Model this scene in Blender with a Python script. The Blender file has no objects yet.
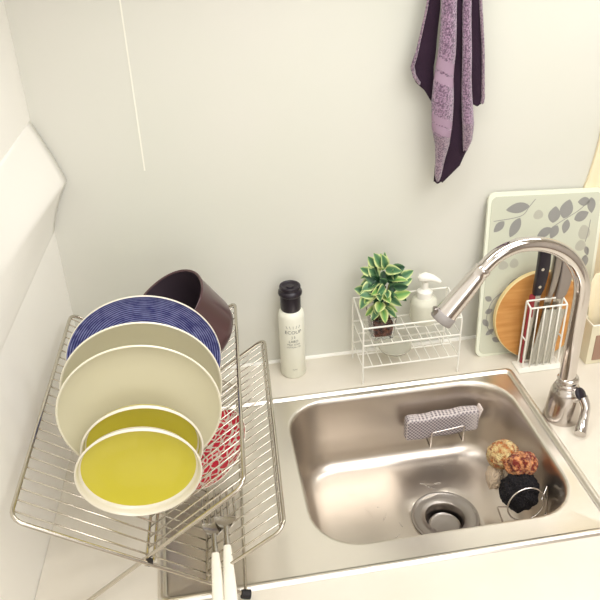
import bpy, bmesh, math, random
from mathutils import Vector, Matrix
random.seed(7)
PI = math.pi
sc = bpy.context.scene
COL = sc.collection

# ------------------------------------------------------------------ helpers
def V(*a): return Vector(a)

def link(name, bm, mat, parent=None, smooth=True, local=False, label=None):
    me = bpy.data.meshes.new(name)
    if parent is not None and not local:
        off = root_loc(parent)
        bmesh.ops.translate(bm, verts=bm.verts, vec=-off)
    bm.normal_update()
    if smooth:
        for e in bm.edges:
            if len(e.link_faces) == 2 and e.calc_face_angle(0) > .96: e.smooth = False
    bm.to_mesh(me); bm.free()
    if smooth:
        me.polygons.foreach_set('use_smooth', [True] * len(me.polygons))
    mats = mat if isinstance(mat, (list, tuple)) else [mat]
    for m in mats: me.materials.append(m)
    o = bpy.data.objects.new(name, me)
    COL.objects.link(o)
    if parent is not None: o.parent = parent
    if label: o['label'] = label
    return o

def root_loc(o):
    v = Vector(o.location)
    while o.parent is not None:
        o = o.parent; v += o.location
    return v

def tag(o, label, cat, group=None):
    o['label'] = label; o['category'] = cat
    if group: o['group'] = group
    return o

def thing(name, label, cat, loc=(0, 0, 0), rot=None, group=None):
    o = bpy.data.objects.new(name, None); COL.objects.link(o)
    o.empty_display_size = 0.02
    o.location = loc
    if rot: o.rotation_euler = rot
    return tag(o, label, cat, group)

def struct(name, bm, mat, smooth=False):
    o = link(name, bm, mat, smooth=smooth); o['kind'] = 'structure'; return o

def auto_smooth(o, ang=40):
    me = o.data
    bm = bmesh.new(); bm.from_mesh(me)
    for e in bm.edges:
        if len(e.link_faces) == 2 and e.calc_face_angle(0) > math.radians(ang): e.smooth = False
    bm.to_mesh(me); bm.free()
    return o

def box(bm, lo, hi, bevel=0.0, seg=2, rot=None, piv=None):
    lo, hi = Vector(lo), Vector(hi)
    c = (lo + hi) / 2; s = hi - lo
    r = bmesh.ops.create_cube(bm, size=1.0)
    vs = r['verts']
    bmesh.ops.scale(bm, vec=s, verts=vs)
    bmesh.ops.translate(bm, vec=c, verts=vs)
    if bevel > 0:
        es = list({e for v in vs for e in v.link_edges})
        rr = bmesh.ops.bevel(bm, geom=es, offset=bevel, segments=seg, profile=0.5, affect='EDGES')
        vs = list({v for v in vs if v.is_valid} | set(rr['verts']))
    if rot is not None:
        bmesh.ops.rotate(bm, verts=vs, cent=piv if piv is not None else c, matrix=rot)
    return vs

def tube(bm, pts, r, seg=10, caps=True, closed=False, flat=None):
    pts = [Vector(p) for p in pts]
    n = len(pts)
    rad = r if isinstance(r, (list, tuple)) else [r] * n
    tang = []
    for i in range(n):
        if closed: t = pts[(i + 1) % n] - pts[i - 1]
        else: t = pts[min(i + 1, n - 1)] - pts[max(i - 1, 0)]
        tang.append(t.normalized())
    ref = V(0, 0, 1) if abs(tang[0].z) < 0.9 else V(0, 1, 0)
    nrm = (ref - tang[0] * ref.dot(tang[0])).normalized()
    rings = []
    for i in range(n):
        nrm = (nrm - tang[i] * nrm.dot(tang[i])).normalized()
        b = tang[i].cross(nrm)
        fl = 1.0 if flat is None else flat
        rings.append([bm.verts.new(pts[i] + (nrm * math.cos(2 * PI * k / seg) * fl + b * math.sin(2 * PI * k / seg)) * rad[i]) for k in range(seg)])
    m = n if closed else n - 1
    for i in range(m):
        a, b_ = rings[i], rings[(i + 1) % n]
        for k in range(seg):
            bm.faces.new((a[k], a[(k + 1) % seg], b_[(k + 1) % seg], b_[k]))
    if caps and not closed:
        bm.faces.new(list(reversed(rings[0]))); bm.faces.new(rings[-1])

def fillet(pts, r, k=5, closed=False):
    pts = [Vector(p) for p in pts]; out = []; n = len(pts)
    for i, p in enumerate(pts):
        if not closed and (i == 0 or i == n - 1): out.append(p); continue
        a, b = pts[i - 1], pts[(i + 1) % n]
        da, db = (a - p), (b - p)
        rr = min(r, da.length * .45, db.length * .45)
        s, e = p + da.normalized() * rr, p + db.normalized() * rr
        for j in range(k + 1):
            t = j / k
            out.append(s * (1 - t) ** 2 + p * 2 * t * (1 - t) + e * t * t)
    return out

def lathe(bm, prof, seg=64, cx=0, cy=0, mat_of=None):
    rings = []
    for (r, z) in prof:
        if r < 1e-6: rings.append([bm.verts.new((cx, cy, z))])
        else: rings.append([bm.verts.new((cx + r * math.cos(2 * PI * k / seg), cy + r * math.sin(2 * PI * k / seg), z)) for k in range(seg)])
    for i in range(len(rings) - 1):
        a, b = rings[i], rings[i + 1]
        for k in range(seg):
            k2 = (k + 1) % seg
            if len(a) == 1 and len(b) == 1: continue
            if len(a) == 1: f = bm.faces.new((a[0], b[k2], b[k]))
            elif len(b) == 1: f = bm.faces.new((a[k], a[k2], b[0]))
            else: f = bm.faces.new((a[k], a[k2], b[k2], b[k]))
            if mat_of: f.material_index = mat_of(i)
    bmesh.ops.recalc_face_normals(bm, faces=bm.faces)

def rrect(x0, y0, x1, y1, r, k=8):
    out = []
    for (cx, cy, a0) in ((x1 - r, y1 - r, 0), (x0 + r, y1 - r, PI / 2), (x0 + r, y0 + r, PI), (x1 - r, y0 + r, 3 * PI / 2)):
        for j in range(k + 1):
            a = a0 + PI / 2 * j / k
            out.append((cx + r * math.cos(a), cy + r * math.sin(a)))
    return out

def bridge(bm, a, b):
    n = len(a)
    for k in range(n):
        bm.faces.new((a[k], a[(k + 1) % n], b[(k + 1) % n], b[k]))

# ------------------------------------------------------------------ materials
def s2l(c):
    return tuple((x / 12.92 if x <= .04045 else ((x + .055) / 1.055) ** 2.4) for x in c)
def rgb(r, g, b): return s2l((r / 255, g / 255, b / 255)) + (1,)

def mat(name, col, rough=.5, metal=0, spec=.5, trans=0, ior=1.45, coat=0, sheen=0, alpha=1, sss=0):
    m = bpy.data.materials.new(name); m.use_nodes = True
    b = m.node_tree.nodes['Principled BSDF']
    b.inputs['Base Color'].default_value = col
    b.inputs['Roughness'].default_value = rough
    b.inputs['Metallic'].default_value = metal
    b.inputs['Specular IOR Level'].default_value = spec
    b.inputs['Transmission Weight'].default_value = trans
    b.inputs['IOR'].default_value = ior
    b.inputs['Coat Weight'].default_value = coat
    b.inputs['Sheen Weight'].default_value = sheen
    b.inputs['Alpha'].default_value = alpha
    if sss:
        b.inputs['Subsurface Weight'].default_value = sss
        b.inputs['Subsurface Radius'].default_value = (.01, .01, .01)
    return m

def nd(m, t, **kw):
    n = m.node_tree.nodes.new(t)
    for k, v in kw.items(): setattr(n, k, v)
    return n
def ln(m, a, b): m.node_tree.links.new(a, b)
def bsdf(m): return m.node_tree.nodes['Principled BSDF']

def noise_col(m, c1, c2, scale, lo=.4, hi=.6, detail=4, stretch=(1, 1, 1), coord='Object'):
    tc = nd(m, 'ShaderNodeTexCoord'); mp = nd(m, 'ShaderNodeMapping'); mp.inputs['Scale'].default_value = stretch
    nz = nd(m, 'ShaderNodeTexNoise'); nz.inputs['Scale'].default_value = scale; nz.inputs['Detail'].default_value = detail
    cr = nd(m, 'ShaderNodeValToRGB')
    cr.color_ramp.elements[0].position = lo; cr.color_ramp.elements[0].color = c1
    cr.color_ramp.elements[1].position = hi; cr.color_ramp.elements[1].color = c2
    ln(m, tc.outputs[coord], mp.inputs['Vector']); ln(m, mp.outputs[0], nz.inputs['Vector'])
    ln(m, nz.outputs['Fac'], cr.inputs['Fac']); ln(m, cr.outputs['Color'], bsdf(m).inputs['Base Color'])
    return nz
def bump(m, scale, strength, dist=.001, stretch=(1, 1, 1), kind='noise', detail=3):
    tc = nd(m, 'ShaderNodeTexCoord'); mp = nd(m, 'ShaderNodeMapping'); mp.inputs['Scale'].default_value = stretch
    ln(m, tc.outputs['Object'], mp.inputs['Vector'])
    if kind == 'noise':
        t = nd(m, 'ShaderNodeTexNoise'); t.inputs['Scale'].default_value = scale; t.inputs['Detail'].default_value = detail; out = t.outputs['Fac']
    else:
        t = nd(m, 'ShaderNodeTexVoronoi'); t.inputs['Scale'].default_value = scale; out = t.outputs['Distance']
    ln(m, mp.outputs[0], t.inputs['Vector'])
    bp = nd(m, 'ShaderNodeBump'); bp.inputs['Strength'].default_value = strength; bp.inputs['Distance'].default_value = dist
    ln(m, out, bp.inputs['Height']); ln(m, bp.outputs[0], bsdf(m).inputs['Normal'])

M = {}
M['wall'] = mat('wall_panel', rgb(228, 224, 206), .32, spec=.4)
noise_col(M['wall'], rgb(216, 216, 203), rgb(220, 217, 207), 2.5, .35, .65)
M['wall_left'] = mat('left_wall_panel', rgb(250, 247, 238), .3, spec=.4)
M['counter'] = mat('counter_white', rgb(240, 234, 218), .22, spec=.5)
noise_col(M['counter'], rgb(226, 218, 202), rgb(230, 223, 209), 9, .35, .65)
M['steel'] = mat('sink_steel', rgb(236, 230, 220), .28, metal=1)
bump(M['steel'], 60, .10, .0006, (.25, 4, 4))
M['bowlsteel'] = mat('bowl_steel', rgb(212, 203, 192), .32, metal=1)
bump(M['bowlsteel'], 9, .10, .003)
M['chrome'] = mat('chrome', rgb(214, 208, 204), .07, metal=1)
M['brushed'] = mat('brushed_chrome', rgb(196, 188, 182), .2, metal=1)
M['satin'] = mat('satin_grey_metal', rgb(165, 158, 152), .3, metal=1)
M['wire'] = mat('rack_wire_chrome', rgb(205, 198, 186), .16, metal=1)
M['whitewire'] = mat('white_coated_wire', rgb(246, 243, 232), .3)
M['cream'] = mat('cream_glaze', rgb(214, 208, 178), .22, coat=.3)
M['creamrim'] = mat('pale_glaze', rgb(240, 234, 212), .2, coat=.3)
M['yellow'] = mat('mustard_yellow_glaze', rgb(212, 200, 62), .2, coat=.3)
M['whiteglaze'] = mat('white_glaze', rgb(240, 233, 216), .2, coat=.3)
M['pot_in'] = mat('pot_dark_coating', rgb(62, 52, 60), .4)
M['pot_out'] = mat('pot_brown_enamel', rgb(80, 52, 55), .28, coat=.2)
M['black'] = mat('black_plastic', rgb(34, 27, 36), .3)
M['rubber'] = mat('black_rubber', rgb(28, 24, 26), .6)
M['bottle'] = mat('bottle_milky', rgb(244, 243, 226), .3, sss=.2)
M['ink'] = mat('print_grey', rgb(120, 118, 108), .5)
M['handle'] = mat('white_cutlery_handle', rgb(246, 240, 226), .25)
M['cabinet'] = mat('cabinet_white', rgb(232, 228, 216), .35)
M['floor'] = mat('floor_brown', rgb(120, 96, 76), .5)
noise_col(M['floor'], rgb(150, 134, 120), rgb(180, 164, 148), 3, .3, .7, 5, (1, 12, 1))
M['dark'] = mat('room_beige_wall', rgb(206, 198, 190), .6)
M['soil'] = mat('potting_soil', rgb(98, 56, 40), .9)
noise_col(M['soil'], rgb(60, 34, 26), rgb(128, 74, 52), 160, .4, .62)
bump(M['soil'], 200, .8, .003)
M['glass'] = mat('clear_glass', (1, 1, 1, 1), .03, trans=1, ior=1.3)
M['frost'] = mat('frosted_clear_plastic', rgb(236, 234, 220), .25, trans=.55, ior=1.2)
M['water'] = mat('water', (1, 1, 1, 1), .02, trans=1, ior=1.33)
M['boardframe'] = mat('pale_green_board_edge', rgb(232, 234, 214), .3)
M['boardface'] = mat('pale_sage_glass', rgb(206, 208, 188), .15, coat=.6)
M['leaf1'] = mat('grey_leaf_print', rgb(148, 147, 142), .3)
M['leaf2'] = mat('light_leaf_print', rgb(182, 181, 166), .3)
M['wood'] = mat('honey_wood', rgb(206, 148, 82), .42)
noise_col(M['wood'], rgb(194, 132, 66), rgb(214, 158, 92), 14, .3, .7, 4, (1, 1, 9))
M['palewood'] = mat('pale_wood', rgb(232, 208, 158), .5)
noise_col(M['palewood'], rgb(238, 222, 184), rgb(243, 230, 198), 12, .3, .7, 4, (8, 8, 1))
M['woodedge'] = mat('pale_wood_edge', rgb(232, 208, 150), .5)
M['ivory'] = mat('ivory_box', rgb(226, 218, 190), .45)
M['brownpanel'] = mat('brown_panel', rgb(160, 128, 108), .5)
M['red'] = mat('red_plastic', rgb(150, 44, 52), .35)
M['blade'] = mat('blade_steel', rgb(196, 192, 186), .18, metal=1)
M['mesh'] = mat('grey_mesh_sponge', rgb(176, 166, 164), .7)
M['spongeend'] = mat('pale_sponge_end', rgb(226, 212, 204), .8)
M['hookpl'] = mat('clear_plate', rgb(205, 192, 180), .3, metal=.6)
M['yellowyarn'] = mat('yellow_yarn', rgb(222, 180, 108), .85, sheen=.2)
noise_col(M['yellowyarn'], rgb(190, 108, 40), rgb(238, 212, 150), 120, .38, .6, 3)
bump(M['yellowyarn'], 420, 1, .003, kind='voronoi')
M['orangeyarn'] = mat('orange_yarn', rgb(190, 96, 58), .85, sheen=.15)
noise_col(M['orangeyarn'], rgb(130, 40, 24), rgb(232, 160, 104), 170, .42, .6, 3)
bump(M['orangeyarn'], 420, 1, .003, kind='voronoi')
M['blackyarn'] = mat('black_yarn', rgb(24, 20, 24), .8)
bump(M['blackyarn'], 380, 1, .003, kind='voronoi')
M['creamyarn'] = mat('cream_yarn', rgb(244, 220, 190), .85, sheen=.4)
bump(M['creamyarn'], 420, 1, .002, kind='voronoi')
M['film'] = mat('white_plastic_film', rgb(250, 247, 238), .4)
M['sheath'] = mat('clear_ridged_plastic', rgb(214, 210, 196), .25, trans=.3, ior=1.15)
M['stem'] = mat('stem_brown_green', rgb(104, 108, 60), .6)
M['dispenser'] = mat('white_pump_plastic', rgb(250, 247, 236), .25)
M['dispbody'] = mat('milky_dispenser_body', rgb(240, 238, 220), .25, trans=.2, ior=1.2)

# woven blue plate : fine concentric threads
m = M['blue'] = mat('blue_thread_glaze', rgb(64, 66, 130), .45)
tc = nd(m, 'ShaderNodeTexCoord'); ns = nd(m, 'ShaderNodeTexNoise'); ns.inputs['Scale'].default_value = 14
vm = nd(m, 'ShaderNodeVectorMath', operation='LENGTH')
sepx = nd(m, 'ShaderNodeSeparateXYZ'); cmb = nd(m, 'ShaderNodeCombineXYZ')
ln(m, tc.outputs['Object'], sepx.inputs[0]); ln(m, sepx.outputs['X'], cmb.inputs['X']); ln(m, sepx.outputs['Y'], cmb.inputs['Y'])
ln(m, cmb.outputs[0], vm.inputs[0]); ln(m, tc.outputs['Object'], ns.inputs['Vector'])
ma = nd(m, 'ShaderNodeMath', operation='MULTIPLY_ADD'); ma.inputs[1].default_value = .004
ln(m, ns.outputs['Fac'], ma.inputs[0]); ln(m, vm.outputs['Value'], ma.inputs[2])
mm = nd(m, 'ShaderNodeMath', operation='MULTIPLY'); mm.inputs[1].default_value = 2200
ln(m, ma.outputs[0], mm.inputs[0])
sn = nd(m, 'ShaderNodeMath', operation='SINE'); ln(m, mm.outputs[0], sn.inputs[0])
n2 = nd(m, 'ShaderNodeTexNoise'); n2.inputs['Scale'].default_value = 90; ln(m, tc.outputs['Object'], n2.inputs['Vector'])
ad = nd(m, 'ShaderNodeMath', operation='MULTIPLY_ADD'); ad.inputs[1].default_value = 3.2; ln(m, n2.outputs['Fac'], ad.inputs[0]); ln(m, sn.outputs[0], ad.inputs[2])
cr = nd(m, 'ShaderNodeValToRGB'); e = cr.color_ramp.elements
e[0].position = .25; e[0].color = rgb(52, 56, 120); e[1].position = .78; e[1].color = rgb(156, 162, 210)
x = e.new(.52); x.color = rgb(74, 80, 152)
mr = nd(m, 'ShaderNodeMapRange'); mr.inputs['From Min'].default_value = .2; mr.inputs['From Max'].default_value = 3.0
ln(m, ad.outputs[0], mr.inputs['Value']); ln(m, mr.outputs[0], cr.inputs['Fac']); ln(m, cr.outputs['Color'], bsdf(m).inputs['Base Color'])

# red floral print dish
m = M['redprint'] = mat('red_floral_print', rgb(200, 60, 70), .25, coat=.3)
tc = nd(m, 'ShaderNodeTexCoord'); vo = nd(m, 'ShaderNodeTexVoronoi', feature='DISTANCE_TO_EDGE'); vo.inputs['Scale'].default_value = 105
v2 = nd(m, 'ShaderNodeTexNoise'); v2.inputs['Scale'].default_value = 260; v2.inputs['Detail'].default_value = 2
ln(m, tc.outputs['Object'], vo.inputs['Vector']); ln(m, tc.outputs['Object'], v2.inputs['Vector'])
ma = nd(m, 'ShaderNodeMath', operation='MULTIPLY'); ma.inputs[1].default_value = 4.2; ln(m, vo.outputs['Distance'], ma.inputs[0])
mb = nd(m, 'ShaderNodeMath', operation='ADD'); ln(m, ma.outputs[0], mb.inputs[0]); ln(m, v2.outputs['Fac'], mb.inputs[1])
cr = nd(m, 'ShaderNodeValToRGB'); cr.color_ramp.interpolation = 'LINEAR'
e = cr.color_ramp.elements; e[0].position = .84; e[0].color = rgb(240, 226, 208); e[1].position = .90; e[1].color = rgb(218, 36, 62)
ln(m, mb.outputs[0], cr.inputs['Fac']); ln(m, cr.outputs['Color'], bsdf(m).inputs['Base Color'])

# terry towel
def terry(name, c1, c2, sc_=420):
    m = mat(name, c1, .95, sheen=.6)
    noise_col(m, c1, c2, sc_, .38, .62, 2); bump(m, sc_ * 1.3, 1.0, .004)
    return m
M['terry'] = terry('violet_terry', rgb(88, 58, 84), rgb(170, 136, 160))
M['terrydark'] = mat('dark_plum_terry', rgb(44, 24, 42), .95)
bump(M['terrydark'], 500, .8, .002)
M['terryband'] = mat('flat_woven_mauve_band', rgb(160, 134, 152), .8)
bump(M['terryband'], 300, .6, .001, (1, 1, 6))
M['terrytip'] = terry('greyish_violet_terry', rgb(104, 78, 100), rgb(166, 140, 150))

# variegated leaf
def leafmat(name, edge, mid, core):
    m = mat(name, mid, .45, spec=.5)
    uv = nd(m, 'ShaderNodeUVMap'); sp = nd(m, 'ShaderNodeSeparateXYZ'); ln(m, uv.outputs[0], sp.inputs[0])
    nz = nd(m, 'ShaderNodeTexNoise'); nz.inputs['Scale'].default_value = 130; tc = nd(m, 'ShaderNodeTexCoord'); ln(m, tc.outputs['Object'], nz.inputs['Vector'])
    a = nd(m, 'ShaderNodeMath', operation='MULTIPLY_ADD'); a.inputs[1].default_value = .35; ln(m, nz.outputs['Fac'], a.inputs[0]); ln(m, sp.outputs['X'], a.inputs[2])
    cr = nd(m, 'ShaderNodeValToRGB'); e = cr.color_ramp.elements
    e[0].position = .25; e[0].color = core; e[1].position = .98; e[1].color = edge; x = e.new(.72); x.color = mid
    ln(m, a.outputs[0], cr.inputs['Fac']); ln(m, cr.outputs['Color'], bsdf(m).inputs['Base Color'])
    return m
M['leafA'] = leafmat('variegated_leaf', rgb(208, 220, 150), rgb(102, 142, 92), rgb(66, 112, 76))
M['leafB'] = leafmat('lime_leaf', rgb(222, 230, 160), rgb(166, 196, 104), rgb(104, 160, 84))
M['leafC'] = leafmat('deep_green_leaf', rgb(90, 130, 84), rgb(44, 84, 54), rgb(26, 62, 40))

# ------------------------------------------------------------------ setting
WY = 1.04
ZB, ZT = -.85, 1.55
bm = bmesh.new(); box(bm, (-.6, WY, ZB), (2.2, WY + .1, ZT)); struct('wall_back', bm, M['wall'])
# left wall follows the slightly skewed corner
a = V(-.203, WY, 0); b = V(-.246, .5, 0); d = (b - a).normalized(); nn = V(-1, 0, 0)
bm = bmesh.new()
p = [a, a + d * 3.3]
q = [x + V(-.3, 0, 0) for x in p]
vs = [bm.verts.new((w.x, w.y, z)) for z in (ZB, ZT) for w in (p[0], p[1], q[1], q[0])]
for f in ((0, 1, 2, 3), (7, 6, 5, 4), (0, 4, 5, 1), (1, 5, 6, 2), (2, 6, 7, 3), (3, 7, 4, 0)): bm.faces.new([vs[i] for i in f])
bmesh.ops.recalc_face_normals(bm, faces=bm.faces)
struct('wall_left', bm, M['wall_left'])
bm = bmesh.new(); box(bm, (2.1, -2.2, ZB), (2.2, WY, ZT)); struct('wall_right', bm, M['dark'])
bm = bmesh.new(); box(bm, (-.8, -2.3, ZB), (2.2, -2.2, ZT)); struct('wall_front', bm, M['dark'])
bm = bmesh.new(); box(bm, (-.8, -2.3, ZB - .1), (2.2, WY + .1, ZB)); struct('floor', bm, M['floor'])
bm = bmesh.new(); box(bm, (-.8, -2.3, ZT), (2.2, WY + .1, ZT + .1)); struct('ceiling', bm, M['cabinet'])
bm = bmesh.new()
for lo, hi in (((-.53, -2.2, .12), (1.43, -2.16, .18)), ((-.53, -2.2, 1.32), (1.43, -2.16, 1.38)), ((-.53, -2.2, .18), (-.47, -2.16, 1.32)), ((1.37, -2.2, .18), (1.43, -2.16, 1.32)), ((.43, -2.2, .18), (.47, -2.17, 1.32))): box(bm, lo, hi)
struct('added_window_1', bm, M['cabinet'])  # made-up window frame behind the camera, added to go with the front fill light
# panel joint on the back wall, thin raised bead
bm = bmesh.new(); box(bm, (-.0632, WY - .0008, .36), (-.0612, WY + .001, ZT - .01)); struct('trim_1', bm, mat('joint', rgb(244, 242, 228), .3))
# silicone bead where counter meets wall
bm = bmesh.new(); tube(bm, [(-.2, WY - .001, .0005), (2.1, WY - .001, .0005)], .004, 8); struct('trim_2', bm, M['wall_left'], True)

# countertop with sink cut-out
SX0, SX1, SY0, SY1 = -.092, .486, .588, .940
CX0, CX1, CY0, CY1 = -.25, 2.1, .455, WY
bm = bmesh.new()
hx0, hx1, hy0, hy1 = SX0 + .012, SX1 - .012, SY0 + .012, SY1 - .012
def ring8(z):
    O = [bm.verts.new(c + (z,)) for c in ((CX0, CY0), (CX1, CY0), (CX1, CY1), (CX0, CY1))]
    I = [bm.verts.new(c + (z,)) for c in ((hx0, hy0), (hx1, hy0), (hx1, hy1), (hx0, hy1))]
    return O, I
# left edge hugs the skewed wall
O, I = ring8(0); O2, I2 = ring8(-.035)
for Q in (O, O2):
    Q[0].co.x = -.2485; Q[3].co.x = -.2035
for k in range(4):
    k2 = (k + 1) % 4
    bm.faces.new((O[k], O[k2], I[k2], I[k])); bm.faces.new((O2[k2], O2[k], I2[k], I2[k2]))
    bm.faces.new((O2[k], O2[k2], O[k2], O[k])); bm.faces.new((I[k], I[k2], I2[k2], I2[k]))
bmesh.ops.recalc_face_normals(bm, faces=bm.faces)
ct = link('countertop', bm, M['counter'], smooth=False)
tag(ct, 'white kitchen countertop around the steel sink', 'countertop'); ct['kind'] = 'structure'
# base cabinet front below the counter
bc = thing('base_cabinet', 'white base cabinet with doors below the countertop', 'cabinet', (-.2, .5, ZB))
bm = bmesh.new(); box(bm, (-.2, .50, ZB + .1), (2.08, .518, -.036)); box(bm, (-.2, .56, ZB), (2.08, .575, ZB + .1)); link('carcass', bm, M['cabinet'], bc, False)
for i in range(4):
    x0 = -.19 + i * .565
    bm = bmesh.new(); box(bm, (x0, .482, ZB + .11), (x0 + .555, .4995, -.05), .002); dr = link('door', bm, M['cabinet'], bc, False)
    bm = bmesh.new(); box(bm, (x0 + .2, .468, -.09), (x0 + .35, .4825, -.078), .003); h = link('handle', bm, M['satin'], bc, False)
    h.parent = dr
# wall cabinet over the sink, bottom edge out of frame; lamp lives in it
uc = thing('wall_cabinet', 'white wall cabinet mounted above the sink', 'cabinet', (-.1, .72, .78))
bm = bmesh.new(); box(bm, (-.1, .74, .78), (2.0, WY - .001, 1.5), .002); link('body', bm, M['cabinet'], uc, False)
for i in range(4):
    x0 = -.1 + i * .525
    bm = bmesh.new(); box(bm, (x0 + .002, .72, .785), (x0 + .522, .7395, 1.5), .002); link('door', bm, M['cabinet'], uc, False)

# ------------------------------------------------------------------ sink
sink = thing('kitchen_sink', 'stainless steel kitchen sink with a flat drainboard on its left, set in the white countertop', 'sink', ((SX0 + SX1) / 2, (SY0 + SY1) / 2, 0))
bm = bmesh.new()
BX0, BX1, BY0, BY1 = .106, .458, .634, .9205
K = 8
def loop(x0, y0, x1, y1, r, z): return [bm.verts.new((x, y, z)) for x, y in rrect(x0, y0, x1, y1, r, K)]
def off(d, z, r): return loop(SX0 + d, SY0 + d, SX1 - d, SY1 - d, r, z)
prof = [(0, .0003, .012), (.0012, .0032, .011), (.003, .0044, .010), (.0065, .0046, .009), (.0078, .0038, .008), (.0088, .0016, .007), (.0098, .0004, .007), (.0105, 0.0001, .006), (.011, 0, .006)]
rings = [off(*pp) for pp in prof]
for i in range(len(rings) - 1): bridge(bm, rings[i], rings[i + 1])
deckloop = rings[-1]
KK = 8
def bl(d, z, r=None):
    r = r if r is not None else max(.02, .058 - d)
    return [bm.verts.new((x, y, z)) for x, y in rrect(BX0 + d, BY0 + d, BX1 - d, BY1 - d, r, KK)]
bp = [(-.0055, 0), (-.0045, 0), (-.003, -.0002), (-.001, -.0012), (.0003, -.003), (.0016, -.008), (.004, -.03), (.007, -.07), (.010, -.100), (.013, -.114), (.020, -.1245), (.031, -.130), (.045, -.132)]
bowl = [bl(d, z, .065 - .3 * d) for d, z in bp]
# deck with a hole
edges = []
for L in (deckloop, bowl[0]):
    for k in range(len(L)):
        e = bm.edges.get((L[k], L[(k + 1) % len(L)])) or bm.edges.new((L[k], L[(k + 1) % len(L)]))
        edges.append(e)
bmesh.ops.triangle_fill(bm, edges=edges, use_beauty=True)
for i in range(len(bowl) - 1):
    bridge(bm, bowl[i], bowl[i + 1])
# floor down to the drain
DX, DY, DZ = .326, .772, -.134
last = bowl[-1]; n = len(last)
def toward(t, z):
    out = []
    for v in last:
        dx, dy = v.co.x - DX, v.co.y - DY
        L = math.hypot(dx, dy); cr_ = .052
        tx, ty = DX + dx / L * cr_, DY + dy / L * cr_
        out.append(bm.verts.new((v.co.x + (tx - v.co.x) * t, v.co.y + (ty - v.co.y) * t, z)))
    return out
prev = last
for t, z in ((.2, -.1325), (.5, -.133), (.8, -.1337), (.96, -.134), (1, -.1355)):
    cur = toward(t, z); bridge(bm, prev, cur); prev = cur
for f in bm.faces:
    c = f.calc_center_median()
    if BX0 - .001 < c.x < BX1 + .001 and BY0 - .001 < c.y < BY1 + .001 and c.z < -.0015: f.material_index = 1
bmesh.ops.recalc_face_normals(bm, faces=bm.faces)
so = link('basin', bm, [M['steel'], M['bowlsteel']], sink)
auto_smooth(so, 60)
# drain
bm = bmesh.new()
lathe(bm, [(.052, -.1352), (.0515, -.1335), (.049, -.1330), (.0475, -.1342), (.046, -.1345), (.040, -.1348), (.031, -.1352), (.0295, -.1365), (.0288, -.150), (.0288, -.168), (.0, -.168)], 64, DX, DY)
dr = link('drain_ring', bm, M['satin'], sink)
bm = bmesh.new()
lathe(bm, [(.0, -.1525), (.020, -.1525), (.0230, -.152), (.0240, -.151), (.0250, -.152), (.0250, -.166), (.0, -.166)], 48, DX, DY)
link('strainer', bm, M['satin'], dr)
# drain trap so the drain hangs from something
bm = bmesh.new(); tube(bm, fillet([(DX, DY, -.172), (DX, DY, -.34), (DX, .95, -.34), (DX, WY - .002, -.34)], .05, 6), .02, 16); link('drain_pipe', bm, M['rubber'], sink)

# water droplets on the bowl floor
def drop(x, y, rx, ry, ang, z=-.1332):
    bm = bmesh.new(); bmesh.ops.create_uvsphere(bm, u_segments=14, v_segments=8, radius=1)
    for v in list(bm.verts): v.co.z = max(v.co.z, -.05)
    bmesh.ops.scale(bm, vec=(rx, ry, .0011), verts=bm.verts)
    bmesh.ops.rotate(bm, verts=bm.verts, cent=(0, 0, 0), matrix=Matrix.Rotation(ang, 3, 'Z'))
    o = link('water_droplet', bm, M['water']); o.location = (x, y, z)
    tag(o, 'small clear water droplet on the floor of the sink bowl', 'droplet', 'water droplets on the sink bowl floor')
for args in ((.214, .80, .0015, .012, .3), (.225, .812, .0012, .008, 1.2), (.236, .79, .0014, .009, -.5), (.196, .842, .0013, .007, 1.4), (.316, .842, .0013, .010, 1.3), (.322, .835, .0012, .009, .9),
             (.334, .840, .0012, .008, 1.6), (.256, .77, .0015, .006, .2), (.178, .80, .0014, .005, .8), (.245, .75, .0013, .006, -.9)):
    drop(*args)

# ------------------------------------------------------------------ faucet
FX, FY = .512, .812
fa = thing('kitchen_faucet', 'chrome gooseneck faucet with spray head and side lever, right of the sink', 'faucet', (FX, FY, 0))
ang = math.radians(186); dx_, dy_ = math.cos(ang), math.sin(ang)
def fp(d, z): return V(FX + dx_ * d, FY + dy_ * d, z)
bm = bmesh.new()
lathe(bm, [(0, 0), (.0265, 0), (.0270, .002), (.0255, .008), (.0235, .03), (.0215, .048), (.0185, .056), (.0165, .058), (.0165, .060), (0, .060)], 48, FX, FY)
bodyo = link('body', bm, M['brushed'], fa)
bm = bmesh.new()
lathe(bm, [(.0, .058), (.0150, .058), (.0155, .060), (.0155, .063), (.0140, .0645), (.0140, .0665), (.0155, .068), (.0155, .072), (.0132, .075), (0, .075)], 40, FX, FY)
link('collar', bm, M['chrome'], fa)
neck = [(.0, .07), (.001, .12), (.001, .17), (.002, .215), (.009, .243), (.027, .272), (.052, .292), (.082, .304), (.112, .306), (.138, .297), (.156, .281)]
def smooth_path(P, sub=6):
    out = []; n = len(P)
    for i in range(n - 1):
        p0, p1, p2, p3 = P[max(i - 1, 0)], P[i], P[i + 1], P[min(i + 2, n - 1)]
        for j in range(sub):
            t = j / sub
            out.append(0.5 * ((2 * p1) + (-p0 + p2) * t + (2 * p0 - 5 * p1 + 4 * p2 - p3) * t * t + (-p0 + 3 * p1 - 3 * p2 + p3) * t ** 3))
    out.append(P[-1]); return out
NP = smooth_path([fp(d + .002, z) for d, z in neck], 6)
bm = bmesh.new(); tube(bm, NP, [.0120 - .0024 * min(1, i / (len(NP) - 1) * 1.6) for i in range(len(NP))], 28); link('neck', bm, M['chrome'], fa)
e0 = fp(.158, .281); e1 = fp(.205, .2225)
ax = (e1 - e0).normalized()
def al(t): return e0 + ax * t
Ls = (e1 - e0).length
bm = bmesh.new(); tube(bm, [al(-.002), al(0), al(.004), al(.005), al(.012), al(.03), al(.05), al(Ls)], [.0100, .0112, .0112, .0106, .0112, .0126, .0138, .0148], 28)
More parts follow.
